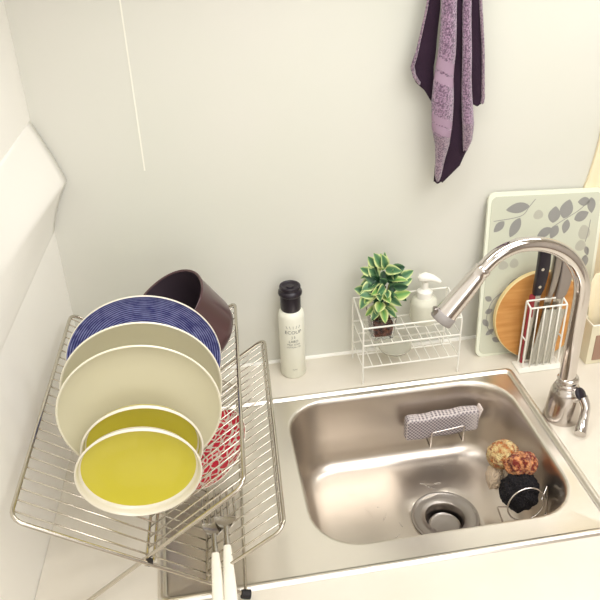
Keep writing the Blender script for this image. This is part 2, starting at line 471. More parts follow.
sh = link('spray_head', bm, M['chrome'], fa)
bm = bmesh.new(); tube(bm, [al(Ls - .001), al(Ls), al(Ls + .011), al(Ls + .0125)], [.0148, .0156, .0158, .0145], 28); nz_ = link('nozzle_ring', bm, mat('nozzle_grey', rgb(158, 152, 148), .35), fa, label='satin grey ring at the end of the spray head'); nz_.parent = sh; 
bm = bmesh.new()
sidev = V(0, 0, 1).cross(ax).normalized(); up_ = ax.cross(sidev).normalized()
if up_.x > 0: up_ = -up_
cbt = al(Ls + .004) + up_ * .0165
box(bm, cbt - V(.003, .004, .0055), cbt + V(.003, .004, .0055), .0012)
b2 = link('spray_button', bm, M['satin'], fa); b2.parent = sh
# lever assembly on the right front of the body
hx, hy, hz = FX + .020, FY - .010, .040
bm = bmesh.new()
c0 = V(FX + .002, FY - .006, .040); dirh = V(.42, -.62, .66).normalized()
tube(bm, [c0, c0 + dirh * .019, c0 + dirh * .0215], [.0112, .0110, .0100], 28)
hub = link('lever_hub', bm, M['chrome'], fa)
bm = bmesh.new(); h0 = c0 + dirh * .0212
tube(bm, [h0, h0 + dirh * .003, h0 + dirh * .0045], [.0098, .0096, .0080], 28); link('lever_cap', bm, M['black'], fa, label='dark round cap of the lever')
bm = bmesh.new()
l0 = c0 + dirh * .014
n_sub = 5; P = smooth_path([l0 + V(.006, -.008, .002), l0 + V(.009, -.016, -.010), l0 + V(.006, -.022, -.026), l0 + V(.000, -.030, -.038), l0 + V(-.005, -.037, -.042)], 5)
n_ = len(P); tube(bm, P, [.0078 - .0026 * math.sin(PI * min(1, i / (n_ - 1) * 1.3)) * .6 + .0008 * (i / n_) for i in range(n_)], 18)
link('lever', bm, M['chrome'], fa)

# ------------------------------------------------------------------ dish rack
RX = lambda y: (y - .58) * .066
Y0, Y1 = .58, .972
AX = V(-.093, 0, .085)
rack = thing('dish_rack', 'chrome wire folding dish rack standing over the left drainboard, loaded with plates', 'dish rack', (-.09, .776, 0))
def rp(x, z, y): return V(x + RX(y), y, z)
def frame(p_top, p_bot, ya, yb, r, open_end=False):
    pts = [rp(p_bot[0], p_bot[1], ya), rp(p_top[0], p_top[1], ya), rp(p_top[0], p_top[1], yb), rp(p_bot[0], p_bot[1], yb)]
    bm = bmesh.new()
    tube(bm, fillet(pts, .016, 5, closed=not open_end), r, 10, closed=not open_end)
    return bm
At, Ab = (-.2175, .1785), (.010, .0075)
Bt, Bb = (.020, .172), (-.196, .0075)
Ct, Cb = (.060, .104), (-.032, .0405)
FR = .0024
fA = link('left_panel_frame', frame(At, Ab, Y0, Y1, FR, True), M['wire'], rack)
fB = link('right_panel_frame', frame(Bt, Bb, Y0 + .007, Y1 - .007, FR, True), M['wire'], rack)
fC = link('lower_panel_frame', frame(Ct, Cb, Y0 + .002, Y1 - .012, .0021), M['wire'], rack)
def wires(par, p, q, ya, yb, n, dz=0):
    for i in range(n):
        y = ya + (yb - ya) * (i + .5) / n
        bm = bmesh.new()
        tube(bm, [rp(p[0], p[1] + dz, y), rp(q[0], q[1] + dz, y)], .00105, 6)
        link('wire', bm, M['wire'], par)
wires(fA, At, (-.030, .0372), Y0 + .004, Y1 - .004, 24)
wires(fB, Bt, (-.093, .0862), Y0 + .012, Y1 - .012, 24)
wires(fC, Ct, Cb, Y0 + .006, Y1 - .016, 24)
# inner second wire of the lower panel and length-wise bars
bm = bmesh.new()
tube(bm, fillet([rp(.0555, .1010, Y0 + .006), rp(.0555, .1010, Y1 - .016)], .01), .0016, 8); link('length_bar', bm, M['wire'], rack)
for (x, z, ya, yb) in ((-.0945, .0815, Y0, Y1), (-.087, .0790, Y0 + .007, Y1 - .007), (-.0325, .0355, Y0 + .002, Y1 - .012), (.010, .0075, Y0, Y1)):
    bm = bmesh.new(); tube(bm, [rp(x, z, ya), rp(x, z, yb)], .0019, 8); link('length_bar', bm, M['wire'], rack)
for (x, z, y) in ((.010, .0075, Y0), (-.196, .0075, Y0 + .007), (-.196, .0075, Y1 - .007)):
    s = 1 if x > -.1 else -1
    bm = bmesh.new(); dirv = V(s * .8, 0, -.35 if False else -.2).normalized(); c = rp(x, z, y)
    tube(bm, [c - dirv * .005 + V(0, 0, .001), c + dirv * .005], [.0052, .0056], 14); link('rubber_foot', bm, M['rubber'], rack)
for y in (Y0 + .002,):
    bm = bmesh.new(); c = rp(-.0905, .0835, y)
    tube(bm, [c - V(0, .003, 0), c + V(0, .003, 0)], .0038, 12); link('hinge_cap', bm, M['rubber'], rack)

# ------------------------------------------------------------------ plates in the rack
def dish(name, label, cat, r, cx, y, lean, prof_fn, mats, mat_of, zc=None, group=None, yaw=0, seg=96):
    zc = .0875 + 1.262 * r if zc is None else zc
    t = thing(name, label, cat, (cx + RX(y), y, zc), (PI / 2 + lean, 0, yaw), group)
    bm = bmesh.new(); lathe(bm, prof_fn(r), seg, mat_of=mat_of)
    return t, bm
def coupe(r):   # front surface faces local +Z
    return [(0, 0), (r * .62, .0004), (r * .80, .0020), (r * .93, .0062), (r * .975, .0088), (r * .990, .0098), (r, .0094), (r * 1.001, .0084), (r * .985, .0064), (r * .93, .0025), (r * .80, -.0022), (r * .60, -.0040), (r * .58, -.0060), (r * .55, -.0060), (r * .54, -.0042), (0, -.0040)]
def place_dish(name, label, r, cx, y, lean, fn, mats, mat_of, rim_from, rim_to, rim_mat, yaw=0, group=None):
    zc = .0885 + 1.262 * r
    t = thing(name, label, 'plate', (cx + RX(y), y, zc), (PI / 2 + lean, 0, yaw), group)
    pr = fn(r)
    bm = bmesh.new(); lathe(bm, pr, 96, mat_of=mat_of); o = link('plate_body', bm, mats, t, local=True)
    bm = bmesh.new(); seg = 96
    ring = pr[rim_from:rim_to + 1]
    lathe(bm, [(a_ + .00025 if i > len(ring) // 2 else a_, b_ + .0003) for i, (a_, b_) in enumerate(ring)], seg)
    sol = link('rim', bm, rim_mat, t, local=True)
    return t
def yplate(r):
    return [(0, 0), (r * .920, 0), (r * .935, .0006), (r * .950, .0045), (r * .962, .0085), (r * .980, .0102), (r * .995, .0100), (r * 1.003, .0088), (r * .99, .0065), (r * .93, .0010), (r * .86, -.0035), (r * .62, -.0045), (r * .6, -.0065), (r * .56, -.0065), (r * .55, -.0045), (0, -.0045)]
ym = [M['yellow'], M['whiteglaze']]
place_dish('yellow_plate', 'small mustard yellow plate with a wide white lip, frontmost in the dish rack', .0675, -.0935, .634, .085, yplate, ym, lambda i: 0 if i < 1 else 1, 1, 7, M['whiteglaze'])
place_dish('yellow_plate', 'small mustard yellow plate, mostly hidden behind the frontmost yellow plate', .0675, -.0925, .671, .085, yplate, ym, lambda i: 0 if i < 3 else 1, 4, 7, M['whiteglaze'])
place_dish('cream_plate', 'large cream dinner plate directly behind the two yellow plates', .0920, -.0930, .699, .0, coupe, M['cream'], None, 4, 8, M['creamrim'])
place_dish('cream_plate', 'large cream dinner plate between the blue plate and the nearer cream plate', .0935, -.0935, .740, .0, coupe, M['cream'], None, 4, 8, M['creamrim'])
place_dish('blue_plate', 'large blue plate with fine concentric thread pattern and white edge, behind the cream plates', .0945, -.0945, .795, .0, coupe, [M['blue'], M['whiteglaze']], lambda i: 0 if i < 5 else 1, 5, 8, M['whiteglaze'])

# saucepan behind the plates, lying on its side
pt = thing('saucepan', 'dark brown saucepan tipped on its side at the back of the dish rack', 'saucepan', (-.030, .893, .188))
ax_ = V(.50, .15, -.775).normalized()      # from mouth to base
pt.rotation_euler = (-ax_).to_track_quat('Z', 'Y').to_euler()
bm = bmesh.new()
R_ = .0615
lathe(bm, [(0, -.040), (R_ * .86, -.040), (R_ * .95, -.034), (R_, -.022), (R_, .038), (R_ * 1.025, .0405), (R_ * 1.03, .0420), (R_ * 1.015, .0432), (R_ * .975, .042)], 72); link('outer_wall', bm, M['pot_out'], pt, local=True)
bm = bmesh.new()
lathe(bm, [(R_ * .975, .0421), (R_ * .965, .038), (R_ * .965, -.022), (R_ * .92, -.032), (R_ * .83, -.037), (0, -.037)], 72); link('inner_coating', bm, M['pot_in'], pt, local=True)

# red patterned dish in the lower trough
rd = thing('patterned_dish', 'round dish with red floral print lying in the lower trough of the dish rack', 'plate', (-.009, .738, .090))
rd.rotation_euler = V(-.57, -.10, .82).normalized().to_track_quat('Z', 'Y').to_euler()
r = .056
bm = bmesh.new(); lathe(bm, [(0, 0), (r * .75, .0006), (r * .93, .004), (r, .0075), (r * 1.01, .007), (r * .96, .0035), (r * .78, -.002), (0, -.003)], 72, mat_of=lambda i: 0 if i < 3 else 1)
bmesh.ops.scale(bm, vec=(1, 1, 1), verts=bm.verts)
link('dish_body', bm, [M['redprint'], M['whiteglaze']], rd, local=True)

# ------------------------------------------------------------------ cutlery
def fork(label, p, rotz, tilt, spoon=False):
    t = thing('table_' + ('spoon' if spoon else 'fork'), label, 'spoon' if spoon else 'fork', p, (tilt, 0, rotz))
    # local: handle along -Y, head along +Y
    bm = bmesh.new()
    P = [V(0, -.118, .0), V(0, -.115, .0), V(0, -.10, .0008), V(0, -.06, .0014), V(0, -.02, .0008), V(0, 0, 0)]
    tube(bm, P, [.0035, .0066, .0078, .0070, .0055, .0042], 16, flat=.42); link('handle', bm, M['handle'], t, local=True, label='white tapered handle')
    bm = bmesh.new()
    tube(bm, [V(0, -.003, 0), V(0, .004, 0), V(0, .016, .0008), V(0, .024, .001)], [.0046, .0036, .0030, .0036], 12, flat=.6)
    if spoon:
        bmh = bmesh.new(); bmesh.ops.create_uvsphere(bmh, u_segments=24, v_segments=12, radius=1)
        bmh.free()
        nu, nv = 12, 8; rows = []
        for i in range(nu + 1):
            t_ = i / nu; yy = .030 + .048 * t_; w = .0145 * math.sin(PI * min(max(t_ * .96 + .03, 0), 1)) ** .6
            rows.append([bm.verts.new((w * (2 * j / nv - 1), yy, .0015 - .006 * math.sin(PI * t_) * (1 - (2 * j / nv - 1) ** 2))) for j in range(nv + 1)])
        for i in range(nu):
            for j in range(nv): bm.faces.new((rows[i][j], rows[i][j + 1], rows[i + 1][j + 1], rows[i + 1][j]))
    else:
        # root of the tines
        prev = None
        for i in range(9):
            t_ = i / 8; yy = .021 + .024 * t_; w = .003 + .0105 * math.sin(PI / 2 * t_) ** .8; z = .001 - .003 * math.sin(PI * t_ * .7)
            top = [bm.verts.new((w * (2 * j / 6 - 1), yy, z + .0006 - .0012 * (1 - (2 * j / 6 - 1) ** 2))) for j in range(7)]
            bot = [bm.verts.new((v.co.x, v.co.y, v.co.z - .0014)) for v in top]
            if prev:
                for j in range(6):
                    bm.faces.new((prev[0][j], prev[0][j + 1], top[j + 1], top[j])); bm.faces.new((prev[1][j + 1], prev[1][j], bot[j], bot[j + 1]))
                bm.faces.new((prev[0][0], top[0], bot[0], prev[1][0])); bm.faces.new((top[6], prev[0][6], prev[1][6], bot[6]))
            prev = (top, bot)
        for k in range(4):
            x_ = -.0117 + k * .0078
            tube(bm, [V(x_, .043, -.0022), V(x_ * 1.0, .060, -.0030), V(x_ * .98, .080, -.0005), V(x_ * .96, .085, .0012)], [.0020, .0018, .0015, .0007], 8)
    o = link('head', bm, M['blade'], t, local=True)
    if spoon:
        sm = o.modifiers.new('thick', 'SOLIDIFY'); sm.thickness = .0012
    return t
fork('white-handled fork, right of the two at the front of the dish rack', (-.0050, .612, .060), -.03, .03)
fork('white-handled fork, left of the two at the front of the dish rack', (-.0195, .607, .056), -.01, .03)

# ------------------------------------------------------------------ bottle
bt = thing('lotion_bottle', 'milky white bottle with black cap standing on the countertop behind the sink', 'bottle', (.134, 1.006, 0))
BR = .0205
bm = bmesh.new(); lathe(bm, [(0, 0), (BR - .002, 0), (BR, .002), (BR, .113), (BR - .001, .119), (BR - .004, .1225), (BR - .007, .124), (.011, .125), (0, .125)], 56, .134, 1.006); link('bottle_body', bm, M['bottle'], bt)
bm = bmesh.new()
lathe(bm, [(0, .1235), (.0152, .1235), (.0160, .125), (.0163, .148), (.0163, .1495), (.0184, .151), (.0190, .1535), (.0186, .1565), (.0170, .1580), (.0158, .1600), (.0166, .1620), (.0168, .1645), (.0160, .1660), (.0135, .1660), (.0120, .1642), (.0060, .1638), (.0055, .1650), (0, .1652)], 56, .134, 1.006)
auto_smooth(link('cap', bm, M['black'], bt), 50)
def curved_text(txt, size, zc, parent, cx, cy, R, ang0, matx, th=.0003):
    cu = bpy.data.curves.new('t', 'FONT'); cu.body = txt; cu.size = size; cu.align_x = 'CENTER'; cu.align_y = 'CENTER'; cu.resolution_u = 2
    to = bpy.data.objects.new('t', cu); COL.objects.link(to)
    dg = bpy.context.evaluated_depsgraph_get(); me = bpy.data.meshes.new_from_object(to.evaluated_get(dg))
    bpy.data.objects.remove(to)
    bm = bmesh.new(); bm.from_mesh(me)
    bmesh.ops.subdivide_edges(bm, edges=[e for e in bm.edges if e.calc_length() > .002], cuts=1)
    for v in bm.verts:
        a_ = ang0 + v.co.x / R
        v.co = V(cx + (R + th) * math.sin(a_), cy - (R + th) * math.cos(a_), zc + v.co.y)
    bpy.data.meshes.remove(me)
    return bm
full = bmesh.new()
for txt, s, z in (('ECOUP', .0085, .0905), ('J S', .0062, .0815), ('LABO', .0062, .0735), ('MILD SOAP', .0042, .0675), ('LOTION 120', .0042, .0625), ('150ml', .0032, .0185)):
    b_ = curved_text(txt, s, z, bt, .134, 1.006, BR, -.02, M['ink']); me = bpy.data.meshes.new('x'); b_.to_mesh(me); b_.free(); full.from_mesh(me); bpy.data.meshes.remove(me)
for k in range(5):
    a_ = -.02 + (k - 2) * .22; l = (k - 2) * .06
    p0 = V(.134 + (BR + .0003) * math.sin(a_), 1.006 - (BR + .0003) * math.cos(a_), .0975); a2 = a_ + l
    p1 = V(.134 + (BR + .0003) * math.sin(a2), 1.006 - (BR + .0003) * math.cos(a2), .1025)
    tube(full, [p0, p1], .00028, 5)
link('printed_label', full, M['ink'], bt, smooth=False)

# ------------------------------------------------------------------ white wire shelf
SH = thing('wire_shelf', 'small white two-tier wire shelf standing behind the sink bowl', 'shelf', (.318, .978, 0))
x0, x1, yf, yb = .2385, .3975, .950, 1.024
WR = .0015
bm = bmesh.new()
for x in (x0, x1):
    tube(bm, fillet([(x, yf, 0.0), (x, yf, .1065), (x, yb, .122), (x, yb, 0.0)], .010, 4), WR, 8)
tube(bm, [(x0, yf, .106), (x1, yf, .106)], WR, 8); tube(bm, [(x0, yb, .118), (x1, yb, .118)], WR, 8)
link('side_frame', bm, M['whitewire'], SH)
for z in (.0735, .032):
    bm = bmesh.new()
    tube(bm, [(x0, yf, z), (x1, yf, z), (x1, yb, z), (x0, yb, z)], WR, 8, closed=True)
    k = 10
    for i in range(1, k):
        x = x0 + (x1 - x0) * i / k
        tube(bm, [(x, yf, z + .001), (x, yb, z + .001)], .0009, 6)
    tube(bm, [(x0, (yf + yb) / 2, z), (x1, (yf + yb) / 2, z)], .0012, 6)
    link('shelf_tier', bm, M['whitewire'], SH)
# plant in glass pot
PX, PY, PZ = .2735, .976, .0757
pl = thing('potted_plant', 'small leafy plant in a square glass pot on the white wire shelf', 'plant', (PX, PY, PZ))
def sq(bm, hw0, z0, hw1, z1, r=.003):
    a = [bm.verts.new((PX + x, PY + y, z0)) for x, y in rrect(-hw0, -hw0, hw0, hw0, r, 3)]
    b = [bm.verts.new((PX + x, PY + y, z1)) for x, y in rrect(-hw1, -hw1, hw1, hw1, r, 3)]
    bridge(bm, a, b); return a, b
bm = bmesh.new()
a, b = sq(bm, .0165, PZ, .0205, PZ + .040); c, d = sq(bm, .0150, PZ + .004, .0190, PZ + .040)
bridge(bm, b, d); bm.faces.new(a); bm.faces.new(c)
bmesh.ops.recalc_face_normals(bm, faces=bm.faces); link('glass_pot', bm, M['glass'], pl, smooth=False)
bm = bmesh.new(); a, b = sq(bm, .0146, PZ + .0045, .0168, PZ + .023); bm.faces.new(list(reversed(a))); bm.faces.new(b)
bmesh.ops.subdivide_edges(bm, edges=bm.edges, cuts=2, use_grid_fill=True)
for v in bm.verts:
    if v.co.z > PZ + .02: v.co.z += random.uniform(-.001, .003)
bmesh.ops.recalc_face_normals(bm, faces=bm.faces); link('soil', bm, M['soil'], pl)
bm = bmesh.new(); stems = []
for k in range(6):
    a_ = k * 1.05; top = V(PX + .016 * math.cos(a_), PY + .010 * math.sin(a_), PZ + .07 + .012 * (k % 3))
    tube(bm, smooth_path([V(PX + .003 * math.cos(a_), PY + .003 * math.sin(a_), PZ + .02), V(PX + .004 * math.cos(a_), PY + .004 * math.sin(a_), PZ + .045), top], 4), .0013, 6)
link('stem', bm, M['stem'], pl)
def leaf(bm, base, d, up, L, W, fold=.35, curl=.25):
    d = d.normalized(); s = d.cross(up).normalized(); nrm = s.cross(d).normalized()
    uvl = bm.loops.layers.uv.verify(); N = 7; J = 6; g = []; uvs = {}
    for i in range(N + 1):
        t = i / N; w = W * .5 * (math.sin(PI * t ** .85) ** .7 if 0 < t < 1 else 0.03)
        row = []
        for j in range(J + 1):
            u = 2 * j / J - 1
            p = base + d * (L * t) + s * (w * u) + nrm * (abs(u) * w * fold - curl * L * t * t)
            v = bm.verts.new(p); row.append(v); uvs[v] = (abs(u), t)
        g.append(row)
    for i in range(N):
        for j in range(J):
            f = bm.faces.new((g[i][j], g[i][j + 1], g[i + 1][j + 1], g[i + 1][j]))
            for lp in f.loops: lp[uvl].uv = uvs[lp.vert]
rnd = random.Random(11)
fol = [bmesh.new() for _ in range(3)]
cz = PZ + .088
for k in range(78):
    u = rnd.uniform(-1, 1); a_ = rnd.uniform(0, 2 * PI); rr = math.sqrt(1 - u * u)
    dv = V(rr * math.cos(a_), rr * math.sin(a_), u)
    if dv.y > .5 and rnd.random() < .6: dv.y *= -1
    rad = rnd.uniform(.25, 1)
    base = V(PX + dv.x * .024 * rad + .002, PY + dv.y * .018 * rad, cz + dv.z * .040 * rad)
    dd = V(dv.x * 1.1 + rnd.uniform(-.4, .4), dv.y * .6 - .25 + rnd.uniform(-.3, .3), dv.z * .5 + .1 + rnd.uniform(-.4, .5))
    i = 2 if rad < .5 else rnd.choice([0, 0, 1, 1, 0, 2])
    leaf(fol[i], base, dd, V(rnd.uniform(-1, 1), rnd.uniform(-1.3, -.2), rnd.uniform(.2, 1)), rnd.uniform(.018, .027), rnd.uniform(.013, .019), fold=.25, curl=rnd.uniform(.1, .6))
for k in range(5):     # low drooping leaves over the pot
    a_ = -PI / 2 + (k - 2) * .7
    leaf(fol[0 if k % 2 else 1], V(PX + .004 * math.cos(a_), PY + .004 * math.sin(a_), PZ + .052), V(math.cos(a_), math.sin(a_) * .7, -.35), V(0, -.3, 1), .026, .014)
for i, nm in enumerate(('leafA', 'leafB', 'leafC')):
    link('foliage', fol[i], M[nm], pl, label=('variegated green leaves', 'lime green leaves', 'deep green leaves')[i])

# pump dispenser at the back of the shelf
DX_, DY_ = .352, 1.003
ds = thing('pump_dispenser', 'white pump dispenser on the wire shelf, behind the spray head', 'dispenser', (DX_, DY_, .0757))
bm = bmesh.new(); lathe(bm, [(0, .0757), (.0205, .0757), (.0215, .078), (.0215, .108), (.020, .115), (.012, .119), (0, .119)], 40, DX_, DY_); link('bottle_body', bm, M['dispbody'], ds)
bm = bmesh.new(); lathe(bm, [(0, .1185), (.0125, .1185), (.0125, .130), (.008, .133), (.0055, .134), (.0055, .148), (0, .148)], 32, DX_, DY_); link('collar', bm, M['dispenser'], ds)
bm = bmesh.new()
P = [V(DX_ - .012, DY_, .153), V(DX_ - .008, DY_, .1545), V(DX_, DY_ - .001, .156), V(DX_ + .010, DY_ - .003, .154), V(DX_ + .020, DY_ - .006, .1495), V(DX_ + .0225, DY_ - .007, .147)]
tube(bm, P, [.004, .008, .0095, .007, .0045, .0035], 16, flat=.75); link('pump_head', bm, M['dispenser'], ds)
# small clear dish on the lower tier
gd = thing('glass_dish', 'small clear dish on the lower tier of the wire shelf', 'dish', (.300, .985, .0342))
bm = bmesh.new(); lathe(bm, [(0, .0342), (.017, .0342), (.024, .0375), (.0275, .0425), (.0265, .043), (.023, .0388), (.016, .036), (0, .036)], 48, .300, .985); link('dish_body', bm, M['frost'], gd)

# ------------------------------------------------------------------ boards on the right
gb = thing('glass_cutting_board', 'pale glass cutting board with grey leaf print leaning on the back wall', 'cutting board', (.441, .981, .0006))
tilt = math.atan2(.047, .277)
gb.rotation_euler = (-tilt, math.radians(3.0), 0)     # local x right, z up, y thickness
W_, H_ = .196, .2815
def plate_xz(pts, y0, y1):
    bm = bmesh.new()
    a = [bm.verts.new((x, y0, z)) for x, z in pts]; b = [bm.verts.new((x, y1, z)) for x, z in pts]
    bm.faces.new(a); bm.faces.new(list(reversed(b))); n = len(a)
    for k in range(n): bm.faces.new((a[(k + 1) % n], a[k], b[k], b[(k + 1) % n]))
    bmesh.ops.recalc_face_normals(bm, faces=bm.faces); return bm
link('board_frame', plate_xz(rrect(0, 0, W_, H_, .012), .0004, .0052), M['boardframe'], gb, smooth=False, local=True)
link('board_face', plate_xz(rrect(.0055, .0055, W_ - .0055, H_ - .0065, .009), -.0006, .0003), M['boardface'], gb, smooth=False, local=True)
LEAVES = [((.0822, .2582), (.0429, .2533), .017, 1), ((.0412, .2351), (.0239, .2181), .0133, 1), ((.0673, .2396), (.0514, .208), .017, 1), ((.1233, .2282), (.1269, .2555), .0208, 1), ((.1412, .2346), (.1499, .2656), .0227, 1), ((.1221, .2197), (.0972, .2057), .0152, 1), ((.1317, .2238), (.1214, .2024), .0152, 1), ((.1487, .2328), (.1438, .2092), .0133, 1), ((.1599, .2316), (.1841, .2428), .017, 1), ((.1851, .2611), (.1638, .2607), .0144, 1), ((.1863, .2673), (.1892, .2411), .0142, 1), ((.1819, .1974), (.176, .2223), .0207, 0), ((.1754, .1783), (.1731, .197), .0189, 0), ((.1836, .1856), (.1886, .17), .0085, 1), ((.1838, .171), (.1849, .1503), .0123, 1), ((.1731, .16), (.1788, .1344), .017, 1), ((.0827, .1356), (.0521, .1267), .0144, 1), ((.0428, .154), (.0422, .1689), .017, 0), ((.0612, .1557), (.0604, .1724), .0152, 0), ((.0984, .2354), (.0974, .2514), .0167, 0), ((.0246, .1016), (.0132, .1087), .0095, 1), ((.0141, .0798), (.027, .0859), .0095, 1), ((.0109, .069), (.0205, .0555), .0095, 1), ((.0445, .1143), (.0376, .0998), .0114, 0),
          ((.030, .050), (.016, .040), .009, 1), ((.028, .034), (.042, .026), .009, 1)]
STEMS = [[(.0232, .2359), (.0679, .242), (.0816, .2565), (.0917, .2688)], [(.122, .2204), (.1414, .2321), (.1661, .2464), (.1825, .2607)], [(.182, .1933), (.1854, .2074), (.1885, .2303)], [(.1867, .1841), (.1868, .171), (.1731, .16)], [(.0827, .1356), (.059, .124), (.0263, .1012), (.0164, .0636), (.028, .04)]]
LEAVES = [((a[0] - .0524 * a[1], a[1]), (b[0] - .0524 * b[1], b[1]), w, s_) for a, b, w, s_ in LEAVES]
STEMS = [[(x - .0524 * z, z) for x, z in q] for q in STEMS]
for shade, nm, yy in ((0, 'leaf2', -.00066), (1, 'leaf1', -.0008)):
    bm = bmesh.new()
    for (a, b, w, s) in LEAVES:
        if s != shade: continue
        A = V(a[0], yy, a[1]); B = V(b[0], yy, b[1]); d = B - A; L = d.length; d.normalize(); sd = V(-d.z, 0, d.x)
        up1, dn1 = [], []
        N = 12
        for i in range(N + 1):
            t = i / N; ww = w * .5 * math.sin(PI * t ** (.9 if s else .8)) ** (.8 if s else .6) if 0 < i < N else 0
            up1.append(A + d * L * t + sd * ww)
            if 0 < i < N: dn1.append(A + d * L * t - sd * ww)
        bm.faces.new([bm.verts.new(p) for p in up1 + list(reversed(dn1))])
    if shade:
        for s in STEMS:
            P = smooth_path([V(x, yy, z) for x, z in s], 5)
            for p, q in zip(P[:-1], P[1:]):
                d = (q - p).normalized(); sd = V(-d.z, 0, d.x) * .0006
                bm.faces.new([bm.verts.new(c) for c in (p - sd, q - sd, q + sd, p + sd)])
    for f in bm.faces:
        f.normal_update()
        if f.normal.y > 0: f.normal_flip()
    link('leaf_print', bm, M[nm], gb, smooth=False, local=True, label=('pale grey leaf print', 'dark grey leaf print')[shade])

# round wooden board in front of it
wb = thing('round_cutting_board', 'round honey-coloured wooden cutting board leaning in front of the glass cutting board', 'cutting board', (.540, .964, .0005))
wb.rotation_euler = (-tilt, 0, 0)
RB = .0765
bm = bmesh.new()
N = 72
def ringxz(r, y): return [bm.verts.new((r * math.cos(2 * PI * k / N), y, RB + r * math.sin(2 * PI * k / N))) for k in range(N)]
rs = [ringxz(RB - .0012, -.006), ringxz(RB, -.005), ringxz(RB, .003), ringxz(RB - .001, .004)]
for i in range(3): bridge(bm, rs[i], rs[i + 1])
bm.faces.new(rs[0]); bm.faces.new(rs[-1]); bmesh.ops.recalc_face_normals(bm, faces=bm.faces)
for f in bm.faces:
    if len(f.verts) == 4: f.material_index = 1
auto_smooth(link('board_body', bm, [M['wood'], M['woodedge']], wb, local=True), 30)

# tall pale board behind, at the right edge of the view
tb = thing('tall_wooden_board', 'tall pale wooden board leaning on the wall behind the glass cutting board', 'board', (.615, 1.0343, .0005))
pts = smooth_path([V(0, 0, 0), V(0, 0, .10), V(0, 0, .22), V(.003, 0, .265), V(.0075, 0, .285), V(.012, 0, .315), V(.015, 0, .345), V(.0165, 0, .375), V(.020, 0, .405), V(.035, 0, .420), V(.09, 0, .423), V(.13, 0, .41), V(.14, 0, .37), V(.14, 0, .1), V(.14, 0, 0)], 3)
link('board_body', plate_xz([(p.x, p.z) for p in pts], 0, .005), M['palewood'], tb, smooth=False, local=True)

# ivory box with utensils at the right
ib = thing('utensil_box', 'ivory utensil box with a brown inset front, right of the faucet', 'box', (.65, .941, .0005))
bx0, bx1, by0, by1, bh = .6095, .690, .925, .957, .074
bm = bmesh.new()
O = [bm.verts.new((x, y, z)) for z in (.0005, bh) for x, y in ((bx0, by0), (bx1, by0), (bx1, by1), (bx0, by1))]
t_ = .004
I = [bm.verts.new((x, y, z)) for z in (.006, bh) for x, y in ((bx0 + t_, by0 + t_), (bx1 - t_, by0 + t_), (bx1 - t_, by1 - t_), (bx0 + t_, by1 - t_))]
bm.faces.new(O[:4]); bm.faces.new(I[:4])
for k in range(4):
    k2 = (k + 1) % 4
    bm.faces.new((O[k], O[k2], O[4 + k2], O[4 + k])); bm.faces.new((I[k], I[k2], I[4 + k2], I[4 + k])); bm.faces.new((O[4 + k], O[4 + k2], I[4 + k2], I[4 + k]))
bmesh.ops.recalc_face_normals(bm, faces=bm.faces)
link('box_body', bm, M['ivory'], ib, smooth=False)
bm = bmesh.new(); box(bm, (bx0 + .009, by0 - .0015, .008), (bx1 - .009, by0 + .0005, bh - .018), .0004); link('front_inset', bm, M['brownpanel'], ib, smooth=False)
bm = bmesh.new(); tube(bm, [(bx0 + .001, by0 + .001, bh + .001), (bx1 - .001, by0 + .001, bh + .001), (bx1 - .001, by1 - .001, bh + .001), (bx0 + .001, by1 - .001, bh + .001)], .0018, 8, closed=True); link('top_rim', bm, M['whiteglaze'], ib)
def utensil(name, label, cat, p0, p1, w0, w1, th, matx):
    t = thing(name, label, cat, p0)
    a, b = V(*p0), V(*p1); d = (b - a).normalized(); s = d.cross(V(0, 1, 0)).normalized(); n2_ = s.cross(d)
    bm = bmesh.new(); rows = []
    for i in range(13):
        t2 = i / 12; w = w0 + (w1 - w0) * (1 / (1 + math.exp(-(t2 - .55) * 14)))
        if i == 12: w *= .7
        c = a + (b - a) * t2
        rows.append([bm.verts.new(c + s * (w * .5 * math.cos(q)) + n2_ * (th * .5 * math.sin(q))) for q in [2 * PI * k / 12 for k in range(12)]])
    for i in range(12): bridge(bm, rows[i], rows[i + 1])
    bm.faces.new(rows[0]); bm.faces.new(rows[-1]); bmesh.ops.recalc_face_normals(bm, faces=bm.faces)
    link(name.split('_')[-1] + '_body', bm, matx, t); return t
utensil('wooden_spatula', 'pale wooden spatula standing in the ivory utensil box', 'spatula', (.6285, .947, .0075), (.632, .962, .150), .024, .034, .006, M['palewood'])
utensil('wooden_spoon', 'honey-brown wooden spoon standing in the ivory utensil box', 'spoon', (.665, .941, .0075), (.668, .956, .20), .010, .034, .008, M['wood'])
utensil('black_ladle', 'black utensil handle standing in the ivory utensil box, right of the spatula', 'ladle', (.6440, .933, .0075), (.647, .936, .135), .010, .012, .008, M['black'])

# ------------------------------------------------------------------ knife stand
ks = thing('knife_stand', 'white wire knife stand between the sink corner and the faucet', 'knife stand', (.538, .95, 0))
kx0, kx1, ky0, ky1, kh = .5035, .564, .9345, .9515, .117
bm = bmesh.new()
for x in (kx0, kx1):
    tube(bm, fillet([(x, ky0, .002), (x, ky0, kh), (x, ky1, kh + .004), (x, ky1, .002)], .003, 3), .0015, 8)
tube(bm, [(kx0, ky0, kh), (kx1, ky0, kh)], .0015, 8); tube(bm, [(kx0, ky1, kh + .004), (kx1, ky1, kh + .004)], .0015, 8)
tube(bm, [(kx0, ky0, .002), (kx1, ky0, .002), (kx1, ky1, .002), (kx0, ky1, .002)], .0015, 8, closed=True)
tube(bm, [(kx0, ky0 + .001, .055), (kx0, ky1, .055)], .0013, 8); tube(bm, [(kx1, ky0 + .001, .055), (kx1, ky1, .055)], .0013, 8); 
link('stand_frame', bm, M['whitewire'], ks)
